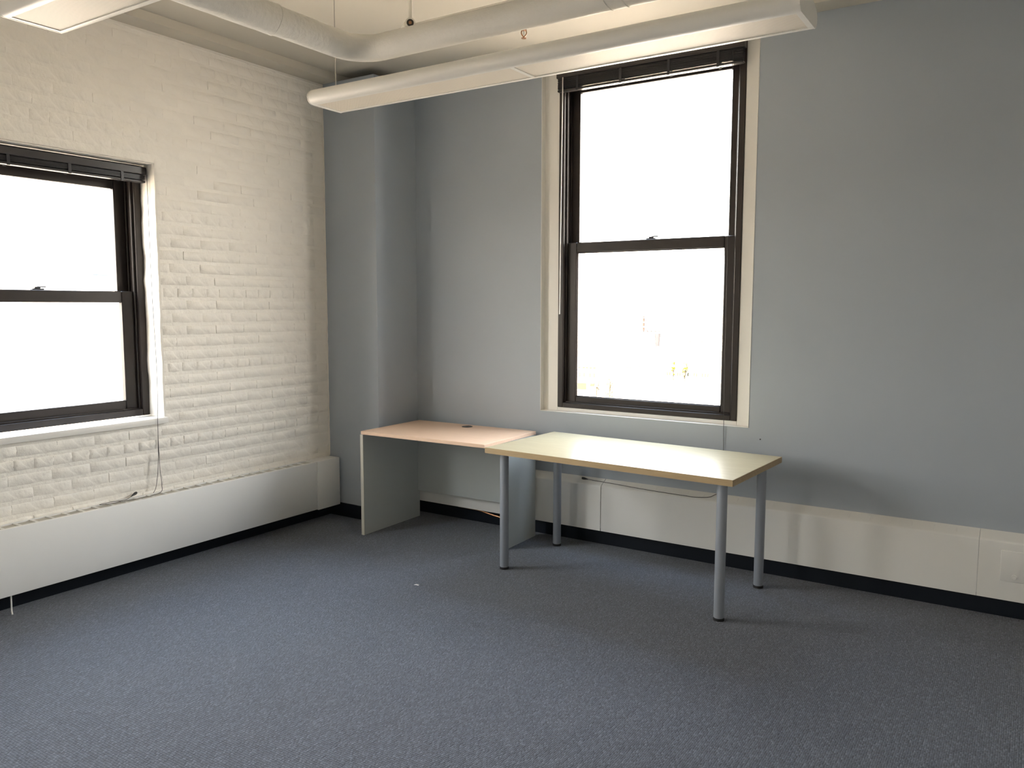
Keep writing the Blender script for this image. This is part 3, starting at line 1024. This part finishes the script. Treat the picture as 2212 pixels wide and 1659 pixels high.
building('long pale building with a flat roof in the middle of the tall window view', -70.5, -38, 150, 172, -4.4, 'stone', lw, 'dark_glass')
sw = []
for xa in (-76.3, -75.2, -74.5, -73.6, -72.7):
    sw.append((xa, xa + 0.6, -11.6, -11.25))
for xa in (-76.0, -75.0, -73.6, -72.6):
    sw.append((xa, xa + 0.35, -13.4, -12.5))
sw.append((-76.9, -74.2, -16.1, -14.7))
sw.append((-73.4, -72.3, -15.3, -14.7))
building('low buff brick building at street level below the tower', -80, -72.0, 145, 149.5, -10.6, 'stone_warm', sw, 'dark_glass')
bw = [(82.0, 84.4, 4.4, 5.2), (84.9, 86.4, 4.4, 5.2), (82.4, 84.2, 5.7, 6.3), (84.7, 86.2, 5.7, 6.6), (83.0, 86.0, 7.0, 7.5), (71.8, 72.4, 5.0, 5.7), (73.4, 74.0, 5.2, 5.9), (75.4, 76.2, 5.3, 6.0), (77.2, 77.8, 5.1, 5.8)]
building('distant pale block with bluish windows seen through the brick wall window', -175, -150, 60, 95, 8.6, 'stone', bw, 'shade_lifted_glass', face='x')

rs = thing('roof_stack', 'thin red-brown stack standing on the long flat roof', 'chimney', (-65.0, 152, -4.4))
MB().box(-65.4, -64.5, 151.6, 152.4, -4.4, -0.6).build('shaft', 'red_brick', rs, None, (-65.0, 152, -4.4))
for i in range(4):
    MB().box(-65.55, -64.35, 151.5, 152.5, -3.9 + i * 0.95, -3.72 + i * 0.95).build('band', 'stone', rs, None, (-65.0, 152, -4.4))
wt_ = thing('water_tank', 'grey tapering water tank in front of the long pale building', 'tank', (-58.9, 146, GZ))
MB().lathe([(0.42, -6.6), (0.62, -4.2), (0.62, -4.0), (0.1, -3.6)], -58.9, 146, 14).build('vessel', 'tank', wt_, 40, (-58.9, 146, GZ))
for dx, dy in ((-0.3, -0.3), (0.3, -0.3), (-0.3, 0.3), (0.3, 0.3)):
    MB().tube([(-58.9 + dx, 146 + dy, GZ), (-58.9 + dx, 146 + dy, -6.5)], 0.05, 6).build('leg', 'stone', wt_, None, (-58.9, 146, GZ))
ORD = ('first', 'second', 'third', 'fourth', 'fifth')
for i, xr in enumerate((-64.2, -63.3, -62.4, -61.5, -60.6)):
    tag(MB().box(xr, xr + 0.5, 149.9, 150.6, -3.95, -3.62).box(xr + 0.1, xr + 0.4, 150.0, 150.5, -3.62, -3.5).build('roof_vent', 'tank'), ORD[i] + ' small grey roof vent counted from the red-brown stack', 'vent', 'vents along the long flat roof')
for i, xr in enumerate((-53.6, -51.1, -48.5)):
    tag(MB().box(xr, xr + 0.18, 149.6, 149.9, -5.7, -5.35).box(xr + 0.05, xr + 0.13, 149.6, 149.9, -5.35, -5.2).build('facade_lamp', 'tank'), ORD[i] + ' tiny dark facade lamp counted from the grey water tank', 'lamp', 'lamps under the long flat roof')


def tree(label, x, y, h, w, material, seed, group, leafy):
    rg = random.Random(seed)
    t = thing('street_tree', label, 'tree', (x, y, GZ), group=group)
    off = (x, y, GZ)
    br = MB()
    br.tube([(x, y, GZ), (x, y, GZ + h * 0.8)], 0.09, 6)
    tips = []
    for k in range(14):
        a = rg.uniform(0, 6.28)
        z0 = GZ + h * (rg.uniform(0.68, 0.85) if leafy else rg.uniform(0.3, 0.75))
        q = (x + math.cos(a) * w * rg.uniform(0.5, 1), y + math.sin(a) * w * rg.uniform(0.5, 1), z0 + h * rg.uniform(0.1, 0.3))
        br.tube([(x, y, z0), q], 0.045, 5)
        tips.append(q)
    br.build('trunk', 'bark', t, None, off)
    cr = MB()
    for q in tips:
        for k in range(26 if leafy else 12):
            c = Vector(q) + Vector((rg.gauss(0, 1), rg.gauss(0, 1), rg.gauss(0, 1))) * w * 0.28
            s = rg.uniform(0.08, 0.18)
            n1 = Vector((rg.gauss(0, 1), rg.gauss(0, 1), rg.gauss(0, 1))).normalized()
            n2 = n1.orthogonal().normalized()
            cr.add([c - n1 * s, c + n2 * s * 0.6, c + n1 * s, c - n2 * s * 0.6], [(0, 1, 2, 3)])
    c_ = cr.build('foliage', material, t, None, off)
    c_['kind'] = 'stuff'
    return t


tree('small yellow street tree, the fuller of the two in front of the long building', -53.6, 147.6, 9.6, 0.6, 'leaf_yellow', 1, None, True)
tree('slim yellow street tree beside the fuller yellow one', -55.1, 145.2, 9.3, 0.35, 'leaf_yellow', 2, None, True)
tree('bare brown tree nearest the low buff building', -70.6, 142.5, 6.2, 0.6, 'bark', 3, None, False)
tree('wide bare brown tree between the low buff building and the street pole', -67.6, 142.5, 6.4, 1.2, 'bark', 4, None, False)
for xx, hh, lb in ((-65.2, 9.0, 'thin street pole nearest the wide bare tree'), (-62.7, 9.3, 'taller street pole with a crossarm further from the bare trees')):
    off = (xx, 147, GZ)
    t = thing('street_pole', lb, 'pole', off)
    MB().tube([(xx, 147, GZ), (xx, 147, GZ + hh)], 0.07, 8).build('shaft', 'tank', t, 40, off)
    MB().box(xx - 0.9, xx + 0.2, 146.9, 147.1, GZ + hh - 0.25, GZ + hh).build('crossarm', 'tank', t, None, off)


def car(label, x, y):
    off = (x, y, GZ)
    t = thing('parked_car', label, 'car', off, group='cars parked on the far street')
    body = [(-2.1, 0.35), (2.1, 0.35), (2.15, 0.8), (1.3, 0.95), (0.75, 1.4), (-0.9, 1.42), (-1.6, 0.98), (-2.15, 0.9)]
    MB().prism([(x + a, GZ + b) for a, b in body], 1, y - 0.8, y + 0.8).build('body', 'car_blue', t, None, off)
    gl = [(1.15, 0.98), (0.7, 1.33), (-0.85, 1.35), (-1.4, 1.0)]
    MB().prism([(x + a, GZ + b) for a, b in gl], 1, y - 0.82, y + 0.82).build('side_window', 'dark_glass', t, None, off)
    for a in (-1.35, 1.35):
        for b in (-0.75, 0.75):
            MB().tube([(x + a, y + b - 0.1, GZ + 0.33), (x + a, y + b + 0.1, GZ + 0.33)], 0.33, 12).build('wheel', 'black_rubber', t, 40, off)
    return t


car('blue car parked on the far street, first from the poles', -57.5, 143.5)
car('blue car parked on the far street, middle of the three', -53.0, 143.5)
car('blue car parked on the far street, last from the poles', -48.2, 143.5)
